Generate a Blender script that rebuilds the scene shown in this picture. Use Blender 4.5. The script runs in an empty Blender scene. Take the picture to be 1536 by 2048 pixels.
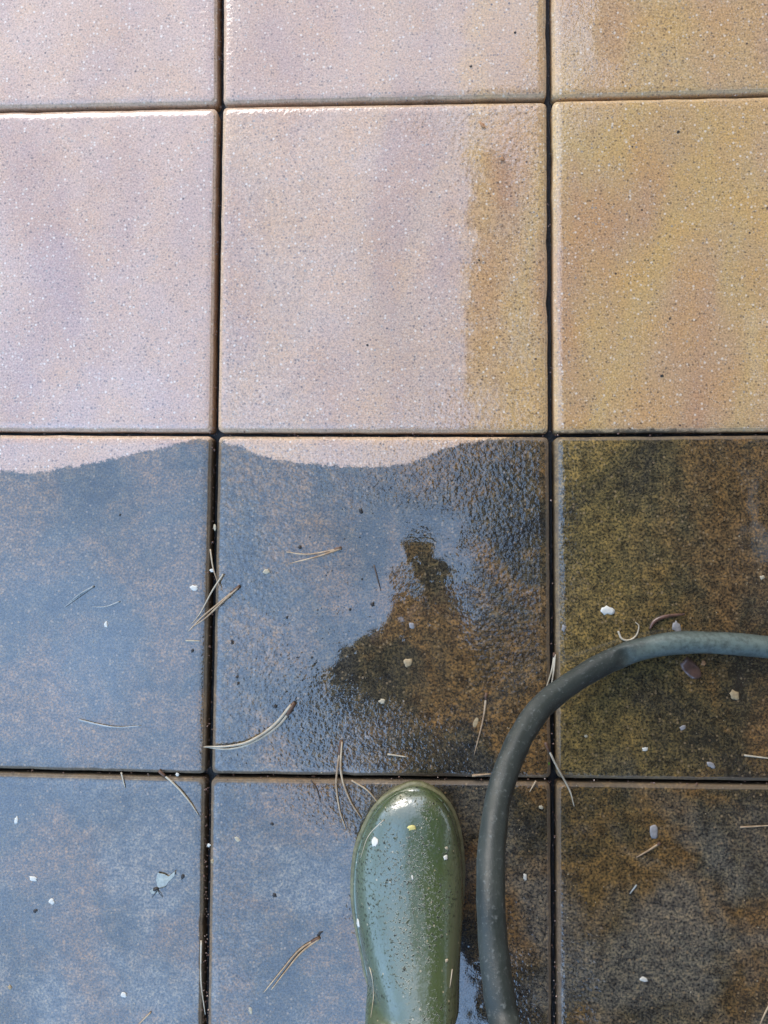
import bpy, bmesh, math, random
from mathutils import Vector, Matrix, noise
from mathutils.bvhtree import BVHTree

# ------------------------------------------------------------------ camera, world, sun, exposure
sc = bpy.context.scene
C = sc.collection
W, H, F = 1536, 2048, 1480.0
CAM = Vector((0.24712, -0.53963, 0.88495))
ROT = (Matrix.Rotation(0.00505086, 3, 'Z') @ Matrix.Rotation(0.04428159, 3, 'Y') @ Matrix.Rotation(0.04191116, 3, 'X'))
cd = bpy.data.cameras.new('camera')
cam = bpy.data.objects.new('camera', cd)
C.objects.link(cam)
cd.sensor_fit = 'VERTICAL'
cd.sensor_height = 36.0
cd.lens = F / H * 36.0
cd.clip_start = 0.002
cd.clip_end = 500
cam.matrix_world = Matrix.Translation(CAM) @ ROT.to_4x4()
sc.camera = cam

SUN_EL, SUN_AZ = math.radians(27), math.radians(-24)   # azimuth measured from +y (top of picture), negative = towards the left
world = bpy.data.worlds.new('World')
sc.world = world
world.use_nodes = True
nt = world.node_tree
nt.nodes.clear()
wo = nt.nodes.new('ShaderNodeOutputWorld')
bg = nt.nodes.new('ShaderNodeBackground')
sky = nt.nodes.new('ShaderNodeTexSky')
sky.sky_type = 'NISHITA'
sky.sun_disc = False
sky.sun_elevation = SUN_EL
sky.sun_rotation = SUN_AZ
sky.air_density = 1.0
sky.dust_density = 2.5
# thin bright cloud over the blue
tc = nt.nodes.new('ShaderNodeTexCoord')
mp = nt.nodes.new('ShaderNodeMapping')
mp.inputs['Scale'].default_value = (1.0, 1.0, 1.0)
cn = nt.nodes.new('ShaderNodeTexNoise')
cn.inputs['Scale'].default_value = 1.7
cn.inputs['Detail'].default_value = 5
cn.inputs['Roughness'].default_value = 0.5
cr = nt.nodes.new('ShaderNodeValToRGB')
cr.color_ramp.elements[0].position = 0.30
cr.color_ramp.elements[0].color = (0.30, 0.30, 0.30, 1)
cr.color_ramp.elements[1].position = 0.70
cr.color_ramp.elements[1].color = (0.95, 0.95, 0.95, 1)
cm = nt.nodes.new('ShaderNodeMix')
cm.data_type = 'RGBA'
cm.inputs[7].default_value = (13.5, 21.0, 34.0, 1)      # cloud radiance before the 0.1 strength
nt.links.new(tc.outputs['Generated'], mp.inputs['Vector'])
nt.links.new(mp.outputs[0], cn.inputs['Vector'])
sx = nt.nodes.new('ShaderNodeSeparateXYZ')
nt.links.new(tc.outputs['Generated'], sx.inputs[0])
ma = nt.nodes.new('ShaderNodeMath'); ma.operation = 'MULTIPLY_ADD'      # cloud thickens towards the garden side (+y)
ma.inputs[1].default_value = -0.22
nt.links.new(sx.outputs[1], ma.inputs[0]); nt.links.new(cn.outputs['Fac'], ma.inputs[2])
nt.links.new(ma.outputs[0], cr.inputs['Fac'])
nt.links.new(cr.outputs['Color'], cm.inputs[0])
nt.links.new(sky.outputs[0], cm.inputs[6])
cy = nt.nodes.new('ShaderNodeMapRange'); cy.interpolation_type = 'SMOOTHSTEP'
cy.inputs['From Min'].default_value = 0.16; cy.inputs['From Max'].default_value = 0.58
nt.links.new(sx.outputs[1], cy.inputs['Value'])
cb = nt.nodes.new('ShaderNodeMix'); cb.data_type = 'RGBA'
cb.inputs[6].default_value = (13.5, 21.0, 34.0, 1)
cb.inputs[7].default_value = (27.0, 31.0, 42.0, 1)
nt.links.new(cy.outputs[0], cb.inputs[0]); nt.links.new(cb.outputs[2], cm.inputs[7])
nt.links.new(cm.outputs[2], bg.inputs['Color'])
bg.inputs['Strength'].default_value = 0.10
nt.links.new(bg.outputs[0], wo.inputs[0])

sd = bpy.data.lights.new('sun', 'SUN')
sd.energy = 2.3
sd.angle = math.radians(34)
sd.color = (1.0, 0.92, 0.82)
sun = bpy.data.objects.new('sun', sd)
C.objects.link(sun)
sdir = Vector((math.sin(SUN_AZ) * math.cos(SUN_EL), math.cos(SUN_AZ) * math.cos(SUN_EL), math.sin(SUN_EL)))
sun.rotation_euler = sdir.to_track_quat('Z', 'Y').to_euler()
sun.location = sdir * 8

sc.view_settings.view_transform = 'Standard'
sc.view_settings.look = 'None'
sc.view_settings.exposure = 0.0
sc.view_settings.gamma = 1.0

# ------------------------------------------------------------------ helpers
def at(px, py, z=0.0):
    """point at height z that the photograph shows at pixel (px, py)"""
    d = ROT @ Vector(((px - W / 2) / F, -(py - H / 2) / F, -1.0))
    return CAM + d * ((z - CAM.z) / d.z)

def link_mesh(name, me, mat, parent=None):
    o = bpy.data.objects.new(name, me)
    C.objects.link(o)
    if mat: me.materials.append(mat)
    if parent: o.parent = parent
    return o

def mesh_obj(name, verts, faces, mat, parent=None, smooth=False):
    me = bpy.data.meshes.new(name)
    me.from_pydata([tuple(v) for v in verts], [], faces)
    me.update()
    if smooth:
        for p in me.polygons: p.use_smooth = True
    return link_mesh(name, me, mat, parent)

def empty(name, loc=(0, 0, 0), rz=0.0):
    o = bpy.data.objects.new(name, None)
    C.objects.link(o)
    o.location = loc
    o.rotation_euler = (0, 0, rz)
    o.empty_display_size = 0.05
    return o

def tag(o, label=None, cat=None, group=None, kind=None):
    if label: o['label'] = label
    if cat: o['category'] = cat
    if group: o['group'] = group
    if kind: o['kind'] = kind
    return o

def add_box(V, Fc, x0, y0, z0, x1, y1, z1):
    b = len(V)
    V += [(x0, y0, z0), (x1, y0, z0), (x1, y1, z0), (x0, y1, z0), (x0, y0, z1), (x1, y0, z1), (x1, y1, z1), (x0, y1, z1)]
    Fc += [(b, b+3, b+2, b+1), (b+4, b+5, b+6, b+7), (b, b+1, b+5, b+4), (b+1, b+2, b+6, b+5), (b+2, b+3, b+7, b+6), (b+3, b, b+4, b+7)]

def box_obj(name, dims, mat, parent=None, bevel=0.0):
    V, Fc = [], []
    add_box(V, Fc, *dims)
    o = mesh_obj(name, V, Fc, mat, parent)
    if bevel:
        bm = bmesh.new(); bm.from_mesh(o.data)
        bmesh.ops.bevel(bm, geom=bm.edges[:], offset=bevel, segments=2, affect='EDGES')
        bm.to_mesh(o.data); bm.free()
    return o

def smooth_path(pts, n):
    """Catmull-Rom through pts (tuples of any length), n samples per span"""
    P = [Vector(p) if len(p) < 5 else p for p in pts]
    P = [P[0] * 2 - P[1]] + P + [P[-1] * 2 - P[-2]]
    out = []
    for i in range(1, len(P) - 2):
        for k in range(n):
            t = k / n
            out.append(0.5 * ((2 * P[i]) + (P[i+1] - P[i-1]) * t + (2 * P[i-1] - 5 * P[i] + 4 * P[i+1] - P[i+2]) * t * t
                              + (3 * P[i] - P[i-1] - 3 * P[i+1] + P[i+2]) * t * t * t))
    out.append(P[-2])
    return out

def tube(V, Fc, pts, radii, seg=10, flat=1.0, wob=0.0, seed=0):
    """tube along pts with a radius per point; flat<1 squashes it along the up direction"""
    n = len(pts)
    rings = []
    for i, p in enumerate(pts):
        t = (pts[min(i+1, n-1)] - pts[max(i-1, 0)]).normalized()
        up = Vector((0, 0, 1))
        if abs(t.z) > 0.95: up = Vector((0, 1, 0))
        s = t.cross(up).normalized()
        u = s.cross(t).normalized()
        r = radii[i] if hasattr(radii, '__len__') else radii
        ring = []
        for k in range(seg):
            a = 2 * math.pi * k / seg
            rr = r * (1 + (wob * noise.noise(Vector((i * 0.21 + seed, math.cos(a) * 1.3, math.sin(a) * 1.3))) if wob else 0))
            ring.append(len(V))
            V.append(tuple(p + s * (math.cos(a) * rr) + u * (math.sin(a) * rr * flat)))
        rings.append(ring)
    for a, b in zip(rings, rings[1:]):
        for k in range(seg):
            Fc.append((a[k], a[(k+1) % seg], b[(k+1) % seg], b[k]))
    Fc.append(tuple(reversed(rings[0])))
    Fc.append(tuple(rings[-1]))

# ------------------------------------------------------------------ materials
class NT:
    def __init__(s, name):
        s.m = bpy.data.materials.new(name); s.m.use_nodes = True
        s.t = s.m.node_tree; s.t.nodes.clear()
        s.out = s.t.nodes.new('ShaderNodeOutputMaterial')
        s.b = s.t.nodes.new('ShaderNodeBsdfPrincipled')
        s.t.links.new(s.b.outputs[0], s.out.inputs[0])
    def _in(s, sock, v):
        if isinstance(v, bpy.types.NodeSocket): s.t.links.new(v, sock)
        elif v is not None: sock.default_value = v
    def node(s, ty, **kw):
        n = s.t.nodes.new(ty)
        for k, v in kw.items(): setattr(n, k, v)
        return n
    def math(s, op, a, b=None, c=None, clamp=False):
        n = s.node('ShaderNodeMath', operation=op, use_clamp=clamp)
        s._in(n.inputs[0], a); s._in(n.inputs[1], b)
        if c is not None: s._in(n.inputs[2], c)
        return n.outputs[0]
    def noise(s, vec, scale, detail=3, rough=0.5, dist=0.0, color=False):
        n = s.node('ShaderNodeTexNoise')
        s._in(n.inputs['Vector'], vec); n.inputs['Scale'].default_value = scale
        n.inputs['Detail'].default_value = detail; n.inputs['Roughness'].default_value = rough
        n.inputs['Distortion'].default_value = dist
        return n.outputs['Color' if color else 'Fac']
    def vor(s, vec, scale, out='Distance', feat='F1', rnd=1.0):
        n = s.node('ShaderNodeTexVoronoi', feature=feat)
        s._in(n.inputs['Vector'], vec); n.inputs['Scale'].default_value = scale
        n.inputs['Randomness'].default_value = rnd
        return n.outputs[out]
    def rng(s, v, a, b, c=0.0, d=1.0, smooth=False):
        n = s.node('ShaderNodeMapRange', interpolation_type='SMOOTHSTEP' if smooth else 'LINEAR')
        n.clamp = True
        s._in(n.inputs['Value'], v)
        for k, x in zip(('From Min', 'From Max', 'To Min', 'To Max'), (a, b, c, d)): s._in(n.inputs[k], x)
        return n.outputs[0]
    def mix(s, f, a, b, mode='MIX'):
        n = s.node('ShaderNodeMix', data_type='RGBA', blend_type=mode)
        s._in(n.inputs[0], f)
        for i, v in ((6, a), (7, b)):
            if isinstance(v, tuple) and len(v) == 3: v = v + (1,)
            s._in(n.inputs[i], v)
        return n.outputs[2]
    def ramp(s, f, stops, interp='LINEAR'):
        n = s.node('ShaderNodeValToRGB')
        n.color_ramp.interpolation = interp
        e = n.color_ramp.elements
        while len(e) < len(stops): e.new(0.5)
        for el, (p, c) in zip(e, stops):
            el.position = p; el.color = tuple(c) + (1,)
        s._in(n.inputs[0], f)
        return n.outputs[0]
    def bump(s, h, dist, strength=1.0, normal=None):
        n = s.node('ShaderNodeBump')
        s._in(n.inputs['Height'], h); n.inputs['Distance'].default_value = dist
        s._in(n.inputs['Strength'], strength)
        if normal is not None: s._in(n.inputs['Normal'], normal)
        return n.outputs[0]
    def set(s, **kw):
        for k, v in kw.items():
            if isinstance(v, tuple) and len(v) == 3: v = v + (1,)
            s._in(s.b.inputs[k.replace('_', ' ')], v)
        return s.m

def simple(name, col, rough=0.6, var=0.25, scale=40, bump=0.0, bscale=200, **kw):
    n = NT(name)
    g = n.node('ShaderNodeTexCoord').outputs['Object']
    f = n.noise(g, scale, 4, 0.6)
    dk = tuple(c * (1 - var) for c in col); lt = tuple(min(1, c * (1 + var)) for c in col)
    n.set(Base_Color=n.ramp(f, [(0.3, dk), (0.7, lt)]), Roughness=rough, **kw)
    if bump: n.set(Normal=n.bump(n.noise(g, bscale, 3), bump))
    return n.m

# world positions that drive the border between pressure-washed and still dirty stone (row-3 top edge)
BORDER_PX = [(0, 940), (60, 944), (120, 936), (200, 921), (290, 903), (360, 886), (410, 876), (440, 882), (480, 893), (520, 909), (580, 922), (640, 927),
             (700, 932), (760, 932), (810, 926), (860, 908), (910, 890), (960, 880), (1010, 875), (1060, 869), (1100, 862), (1180, 862), (1290, 857), (1400, 864), (1536, 867)]

def slab_material():
    n = NT('wet_concrete')
    P = n.node('ShaderNodeNewGeometry').outputs['Position']
    L = n.node('ShaderNodeTexCoord').outputs['Object']
    oc = n.node('ShaderNodeObjectInfo').outputs['Color']
    sep = n.node('ShaderNodeSeparateColor'); n._in(sep.inputs[0], oc)
    pr, pg, pb = sep.outputs            # r: film roughness of this slab, g: olive growth, b: yellow pigment
    sl = n.node('ShaderNodeSeparateXYZ'); n._in(sl.inputs[0], L)
    sp = n.node('ShaderNodeSeparateXYZ'); n._in(sp.inputs[0], P)
    ex = n.math('SUBTRACT', 0.2005, n.math('ABSOLUTE', sl.outputs[0]))
    ey = n.math('SUBTRACT', 0.2005, n.math('ABSOLUTE', sl.outputs[1]))
    ed = n.math('MINIMUM', ex, ey)       # distance in from the edge of the slab
    # --- washed stone
    mpv = n.node('ShaderNodeMapping'); n._in(mpv.inputs['Vector'], P); mpv.inputs['Scale'].default_value = (1.0, 0.38, 1.0)
    n_big = n.noise(mpv.outputs[0], 6.5, 4, 0.5, 0.2)
    n_mid = n.noise(P, 17, 5, 0.6)
    n_fin = n.noise(P, 420, 3, 0.7)
    n_gr = n.noise(P, 900, 2, 0.6)
    base = n.ramp(n_big, [(0.32, (0.48, 0.275, 0.160)), (0.45, (0.54, 0.335, 0.170)), (0.56, (0.56, 0.365, 0.155)), (0.68, (0.51, 0.300, 0.155))])
    pink = n.ramp(n_big, [(0.34, (0.42, 0.262, 0.205)), (0.5, (0.53, 0.345, 0.250)), (0.66, (0.44, 0.280, 0.215))])
    base = n.mix(n.math('MAXIMUM', n.rng(pb, 0, 1), n.rng(n.math('MULTIPLY_ADD', n_mid, 0.12, sp.outputs[0]), 0.33, 0.40, 0, 0.9, True)), pink, base)  # stone painted yellower where the mirrored porch hides the sky
    base = n.mix(n.rng(n_mid, 0.40, 0.70), base, n.mix(1.0, base, (1.08, 1.0, 0.82), 'MULTIPLY'))
    base = n.mix(1.0, base, n.ramp(n_fin, [(0.36, (0.66, 0.66, 0.68)), (0.5, (1.0, 1.0, 1.0)), (0.64, (1.25, 1.24, 1.22))]), 'MULTIPLY')
    # sand grains, pale and dark
    vc = n.vor(P, 245, 'Color')
    vd = n.vor(P, 245, 'Distance')
    wc = n.vor(P, 470, 'Color'); wd_ = n.vor(P, 470, 'Distance')
    ws_ = n.node('ShaderNodeSeparateColor'); n._in(ws_.inputs[0], wc)
    base = n.mix(n.math('MULTIPLY', n.math('MULTIPLY', n.rng(ws_.outputs[0], 0.70, 0.80), n.rng(wd_, 0.5, 0.3)), 0.45), base, (0.72, 0.60, 0.44))
    base = n.mix(n.math('MULTIPLY', n.math('MULTIPLY', n.rng(ws_.outputs[1], 0.68, 0.78), n.rng(wd_, 0.5, 0.3)), 0.50), base, (0.12, 0.085, 0.065))
    vs = n.node('ShaderNodeSeparateColor'); n._in(vs.inputs[0], vc)
    grain = n.math('MULTIPLY', n.rng(vs.outputs[0], 0.84, 0.92), n.rng(vd, 0.42, 0.25))
    dgrain = n.math('MULTIPLY', n.rng(vs.outputs[1], 0.76, 0.84), n.rng(vd, 0.42, 0.22))
    base = n.mix(n.math('MULTIPLY', grain, 0.7), base, (0.80, 0.70, 0.55))
    base = n.mix(n.math('MULTIPLY', dgrain, 0.65), base, (0.07, 0.055, 0.045))
    vb = n.vor(P, 95, 'Color'); vbd = n.vor(P, 95, 'Distance')
    vbs = n.node('ShaderNodeSeparateColor'); n._in(vbs.inputs[0], vb)
    base = n.mix(n.math('MULTIPLY', n.rng(vbs.outputs[0], 0.955, 0.965), n.rng(vbd, 0.16, 0.10)), base, (0.09, 0.06, 0.045))
    # --- dirty stone: algae and soot film, worn thin in places
    d1 = n.noise(P, 9, 5, 0.62, 0.6)
    d2 = n.noise(P, 75, 4, 0.65)
    d3 = n.noise(P, 330, 3, 0.7)
    brown = n.ramp(d1, [(0.34, (0.026, 0.023, 0.016)), (0.45, (0.050, 0.040, 0.021)), (0.58, (0.112, 0.066, 0.025)), (0.72, (0.070, 0.050, 0.024))])
    olive = n.ramp(d1, [(0.34, (0.050, 0.042, 0.024)), (0.48, (0.120, 0.092, 0.035)), (0.66, (0.180, 0.130, 0.044))])
    # olive growth is strongest on the left half of its slab, soot grey with painted sky sheen lower down
    lft = n.rng(n.math('ADD', sl.outputs[0], n.math('MULTIPLY', n.math('SUBTRACT', d1, 0.5), 0.22)), -0.15, 0.02, 1, 0.0, True)
    dirty = n.mix(n.math('MULTIPLY', n.math('MULTIPLY', pg, lft), 0.8), brown, olive)
    soot_sheen = n.math('MULTIPLY', n.rng(n.noise(P, 6.3, 4, 0.6, 0.3), 0.49, 0.60), n.rng(sp.outputs[1], -0.72, -0.90, 0.15, 0.75))
    dirty = n.mix(soot_sheen, dirty, n.mix(n.rng(sp.outputs[1], -0.75, -0.95), (0.060, 0.060, 0.052), (0.115, 0.108, 0.090)))
    dirty = n.mix(1.0, dirty, n.ramp(d2, [(0.34, (0.50, 0.50, 0.52)), (0.5, (1, 1, 1)), (0.66, (1.65, 1.55, 1.35))]), 'MULTIPLY')
    dirty = n.mix(1.0, dirty, n.ramp(d3, [(0.37, (0.28, 0.30, 0.30)), (0.5, (0.95, 0.95, 0.95)), (0.60, (1.9, 1.7, 1.4))]), 'MULTIPLY')
    dirty = n.mix(n.math('MULTIPLY', grain, 0.55), dirty, (0.34, 0.23, 0.12))
    # --- border line
    cu = n.node('ShaderNodeFloatCurve')
    x0, x1, y0, y1 = -0.5, 0.9, -0.50, -0.38
    cv = cu.mapping.curves[0]
    pts = []
    for px, py in BORDER_PX:
        g = at(px, py)
        pts.append(((g.x - x0) / (x1 - x0), (g.y - y0) / (y1 - y0)))
    pts = [(0.0, pts[0][1])] + pts + [(1.0, pts[-1][1])]
    cv.points[0].location = pts[0]; cv.points[1].location = pts[-1]
    for a, b in pts[1:-1]: cv.points.new(a, b)
    cu.mapping.extend = 'HORIZONTAL'; cu.mapping.use_clip = False
    cu.mapping.update()
    n._in(cu.inputs['Value'], n.rng(sp.outputs[0], x0, x1))
    by = n.math('ADD', n.math('MULTIPLY', cu.outputs[0], y1 - y0), y0)
    nz = n.math('MULTIPLY', n.math('SUBTRACT', n.noise(P, 110, 6, 0.8), 0.5), 0.026)
    sgn = n.math('ADD', n.math('SUBTRACT', by, sp.outputs[1]), nz)
    dmask = n.rng(sgn, -0.0012, 0.0022, 0, 1, True)
    dmask = n.math('MULTIPLY', dmask, n.rng(pr, 0.0, 0.001))        # red = 0 switches it off
    # arrises are scrubbed paler
    ins = n.node('ShaderNodeAttribute', attribute_name='inset').outputs['Fac']
    worn = n.rng(n.math('ADD', ins, n.math('MULTIPLY', n.math('SUBTRACT', d2, 0.5), 0.003)), 0.0052, 0.0030)
    dirtc = n.mix(n.math('MULTIPLY', worn, 0.55), dirty, (0.20, 0.145, 0.09))
    basec = n.mix(n.math('MULTIPLY', worn, 0.35), base, (0.50, 0.37, 0.22))
    col = n.mix(dmask, basec, dirtc)
    # --- water film
    und = n.noise(P, 14, 2, 0.5)
    cell = n.noise(P, 190, 2, 0.5)
    fine = n.noise(P, 560, 2, 0.6)
    wd = n.math('MULTIPLY_ADD', pr, 0.100, 0.012)                   # how far in from its edges the slab has drained
    edn = n.math('ADD', ed, n.math('MULTIPLY', n.math('SUBTRACT', n.noise(P, 20, 4, 0.6), 0.5), n.math('MULTIPLY_ADD', pr, 0.10, 0.02)))
    drain = n.rng(n.math('DIVIDE', edn, wd), 1.15, 0.45, 0, 1, True)
    patch = n.math('MULTIPLY', n.rng(n.noise(P, 9, 4, 0.65), 0.55, 0.66, 0, 1, True), pr)
    beads = n.math('MULTIPLY', n.rng(n.noise(P, 62, 3, 0.7), 0.60, 0.68, 0, 1, True), n.math('MULTIPLY_ADD', pr, 0.8, 0.15))
    thin = n.math('MAXIMUM', n.math('MAXIMUM', drain, n.math('MULTIPLY', patch, 0.8)), n.math('MULTIPLY', beads, 0.8))
    nrm = n.bump(und, 0.0008, 1.0)
    nrm = n.bump(cell, 0.00095, n.math('MULTIPLY_ADD', thin, n.math('MULTIPLY_ADD', pr, 0.70, 0.25), 0.020), nrm)
    nrm = n.bump(fine, 0.00012, n.math('MULTIPLY_ADD', thin, 0.5, 0.07), nrm)
    rough = n.math('ADD', n.math('MULTIPLY_ADD', thin, 0.10, 0.02), n.math('MULTIPLY', worn, 0.45))
    bn = n.bump(n_fin, 0.0006, 0.5)
    n.set(Base_Color=col, Roughness=0.75, Specular_IOR_Level=0.15, Normal=bn,
          Coat_Weight=n.math('MULTIPLY', n.rng(n.noise(P, 520, 2, 0.7), 0.30, 0.62, 0.62, 1.0), n.rng(worn, 0, 1, 1, 0.15)), Coat_IOR=2.25, Coat_Roughness=rough, Coat_Normal=nrm)
    return n.m

M_SLAB = slab_material()
M_BED = simple('joint_silt', (0.014, 0.013, 0.011), 0.45, 0.5, 300, 0.001, 400)
M_LAWN = simple('lawn_grass', (0.05, 0.09, 0.025), 0.9, 0.5, 60, 0.01, 150)

def hose_material():
    n = NT('hose_rubber')
    P = n.node('ShaderNodeTexCoord').outputs['Object']
    a = n.noise(P, 22, 4, 0.6); b = n.noise(P, 260, 4, 0.7)
    c = n.ramp(a, [(0.35, (0.019, 0.026, 0.022)), (0.65, (0.034, 0.043, 0.036))])
    c = n.mix(n.rng(b, 0.56, 0.72, 0, 0.6), c, (0.16, 0.18, 0.17))
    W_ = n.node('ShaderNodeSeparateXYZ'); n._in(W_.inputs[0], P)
    sky_sheen = n.math('MULTIPLY', n.rng(n.math('ADD', W_.outputs[0], n.math('MULTIPLY', n.math('SUBTRACT', a, 0.5), 0.06)), 0.462, 0.530, 0, 1, True), n.rng(n.noise(P, 150, 5, 0.7), 0.36, 0.56, 0.35, 1))
    c = n.mix(n.math('MULTIPLY', sky_sheen, n.rng(W_.outputs[2], 0.012, 0.024)), c, (0.115, 0.150, 0.128))  # pale sky highlight painted on top of the right-hand run
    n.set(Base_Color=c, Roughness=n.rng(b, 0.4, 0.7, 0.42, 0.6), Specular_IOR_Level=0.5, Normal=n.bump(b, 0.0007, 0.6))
    return n.m
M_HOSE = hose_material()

def boot_material():
    n = NT('boot_rubber')
    P = n.node('ShaderNodeTexCoord').outputs['Object']
    a = n.noise(P, 14, 3, 0.5)
    c = n.ramp(a, [(0.35, (0.048, 0.075, 0.024)), (0.65, (0.066, 0.092, 0.030))])
    sp = n.noise(P, 330, 4, 0.7)
    dab = n.noise(P, 24, 4, 0.6)
    f = n.math('MULTIPLY', n.rng(sp, 0.555, 0.61), n.rng(dab, 0.36, 0.52))
    c = n.mix(n.math('MULTIPLY', f, 0.92), c, (0.016, 0.015, 0.008))
    vd = n.vor(P, 240, 'Distance'); vc = n.vor(P, 240, 'Color')
    s = n.node('ShaderNodeSeparateColor'); n._in(s.inputs[0], vc)
    drop = n.math('MULTIPLY', n.rng(s.outputs[0], 0.62, 0.7), n.rng(vd, 0.45, 0.1))
    c = n.mix(n.math('MULTIPLY', n.rng(s.outputs[1], 0.93, 0.95), n.rng(vd, 0.3, 0.2)), c, (0.30, 0.26, 0.14))
    nr = n.bump(n.noise(P, 60, 3, 0.6), 0.0015, 0.35)
    nr = n.bump(n.math('ADD', n.math('MULTIPLY', drop, 0.2), f), 0.0003, 0.5, nr)
    n.set(Base_Color=c, Roughness=0.5, Specular_IOR_Level=0.2, Normal=nr,
          Coat_Weight=n.rng(f, 0, 0.6, 1, 0.1), Coat_IOR=2.3, Coat_Roughness=0.17, Coat_Normal=nr)
    return n.m
M_BOOT = boot_material()
M_SOLE = simple('sole_rubber', (0.14, 0.135, 0.065), 0.5, 0.35, 120, 0.0006, 300)
M_PHONE = simple('phone_shell', (0.02, 0.02, 0.022), 0.35, 0.1)
M_JACKET = simple('jacket_cloth', (0.022, 0.022, 0.026), 0.85, 0.3, 60, 0.002, 300)
M_TROUSER = simple('trouser_cloth', (0.03, 0.032, 0.045), 0.9, 0.3, 60, 0.002, 300)
M_SKIN = simple('skin', (0.45, 0.27, 0.19), 0.5, 0.08, 40, Subsurface_Weight=0.1)
M_HAIR = simple('hair', (0.03, 0.02, 0.014), 0.6, 0.3, 300, 0.004, 500)
M_EYE = simple('eye_white', (0.7, 0.68, 0.65), 0.2, 0.05)
M_IRIS = simple('iris', (0.06, 0.04, 0.02), 0.2, 0.05)
M_LIP = simple('lip', (0.35, 0.14, 0.12), 0.45, 0.08)
M_TIMBER = simple('dark_stained_timber', (0.028, 0.020, 0.014), 0.7, 0.35, 30)
M_ROOF = simple('roof_tile', (0.09, 0.06, 0.05), 0.8, 0.3, 8)
M_GLASS = simple('window_glass', (0.02, 0.025, 0.03), 0.05, 0.1)
M_WHITE = simple('white_frame', (0.7, 0.7, 0.68), 0.4, 0.05)

def brick_material():
    n = NT('brick')
    P = n.node('ShaderNodeTexCoord').outputs['Object']
    s3 = n.node('ShaderNodeSeparateXYZ'); n._in(s3.inputs[0], P)
    mp = n.node('ShaderNodeCombineXYZ'); n._in(mp.inputs[0], n.math('ADD', s3.outputs[0], s3.outputs[1])); n._in(mp.inputs[1], s3.outputs[2])
    br = n.node('ShaderNodeTexBrick')
    n._in(br.inputs['Vector'], mp.outputs[0])
    br.inputs['Scale'].default_value = 4.4
    br.inputs['Color1'].default_value = (0.22, 0.10, 0.065, 1)
    br.inputs['Color2'].default_value = (0.15, 0.075, 0.05, 1)
    br.inputs['Mortar'].default_value = (0.30, 0.28, 0.25, 1)
    n.set(Base_Color=br.outputs['Color'], Roughness=0.85, Normal=n.bump(br.outputs['Fac'], 0.004, -1.0))
    return n.m
M_BRICK = brick_material()

# ------------------------------------------------------------------ the paving
# joints of the paving where they cross (pixels of the photograph), turned into points on the ground
VX = [[(-222, -460), (-226, 224), (-243, 865), (-275, 1535), (-290, 2216)],
      [(443, -452), (440, 211), (430, 868), (416, 1553), (407, 2240)],
      [(1095, -460), (1100, 197), (1103.5, 870), (1108, 1561), (1111, 2262)],
      [(1745, -470), (1757, 184), (1780, 864), (1806, 1572), (1830, 2280)]]
G = [[at(*VX[i][j]) for j in range(5)] for i in range(4)]
for j in range(5): G[0][j].x = -0.408; G[3][j].x = 0.816      # whole slabs outside the photograph
for i in range(4): G[i][0].y = 0.408; G[i][4].y = -1.224
GAP_V = [0.0032, 0.0036, 0.0034, 0.003]
GAP_H = [0.003, 0.0026, 0.0024, 0.0024, 0.003]

def slab_mesh(q, rc=0.006, depth=0.038, seed=0):
    """q: four corners counter-clockwise relative to the slab's centre. Rounded corners, a rolled arris, slightly uneven edges"""
    rnd = random.Random(seed)
    ring = []
    nseg = 26
    for k in range(4):
        p, a, b = q[k], q[k-1], q[(k+1) % 4]
        u = (a - p).normalized(); v = (b - p).normalized()
        c = p + (u + v) * rc
        for s in range(5):
            t = math.pi / 2 * s / 4
            ring.append((c - v * (rc * math.cos(t)) - u * (rc * math.sin(t)), 0))
        s0 = p + v * rc; s1 = b - v * rc
        for s in range(1, nseg):
            ring.append((s0.lerp(s1, s / nseg), 1))
    prof = [(0.0, -depth), (0.0, -0.0045), (0.0004, -0.0024), (0.0011, -0.0016), (0.0022, -0.0011), (0.0030, -0.0008), (0.0035, -0.0003), (0.0040, -0.0001), (0.012, 0.0)]
    V, Fc, rings = [], [], []
    m = len(ring)
    for inset, z in prof:
        r = []
        for p, e in ring:
            d = Vector((p.x, p.y, 0)).normalized()
            sx = 1 - inset / 0.2
            nn = noise.noise(Vector((p.x * 40 + seed * 7, p.y * 40, 0))) * 0.0006 + noise.noise(Vector((p.x * 220 + seed * 7, p.y * 220, 3))) * 0.0005
            chip = max(0.0, noise.noise(Vector((p.x * 55 + seed * 3, p.y * 55, 7))) - 0.42) * 0.010
            k = nn - chip if inset < 0.006 else 0
            r.append(len(V)); V.append((p.x * sx + d.x * k, p.y * sx + d.y * k, z + (k * 0.5 if 0.0005 < inset < 0.005 else 0)))
        rings.append(r)
    for a, b in zip(rings, rings[1:]):
        for k in range(m): Fc.append((a[k], a[(k+1) % m], b[(k+1) % m], b[k]))
    Fc.append(tuple(rings[-1])); Fc.append(tuple(reversed(rings[0])))
    me = bpy.data.meshes.new('paving_slab')
    me.from_pydata(V, [], Fc); me.update()
    for p in me.polygons: p.use_smooth = len(p.vertices) == 4
    at_ = me.attributes.new('inset', 'FLOAT', 'POINT')
    for k, (inset, z) in enumerate(prof):
        for i in rings[k]: at_.data[i].value = inset
    return me

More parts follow.
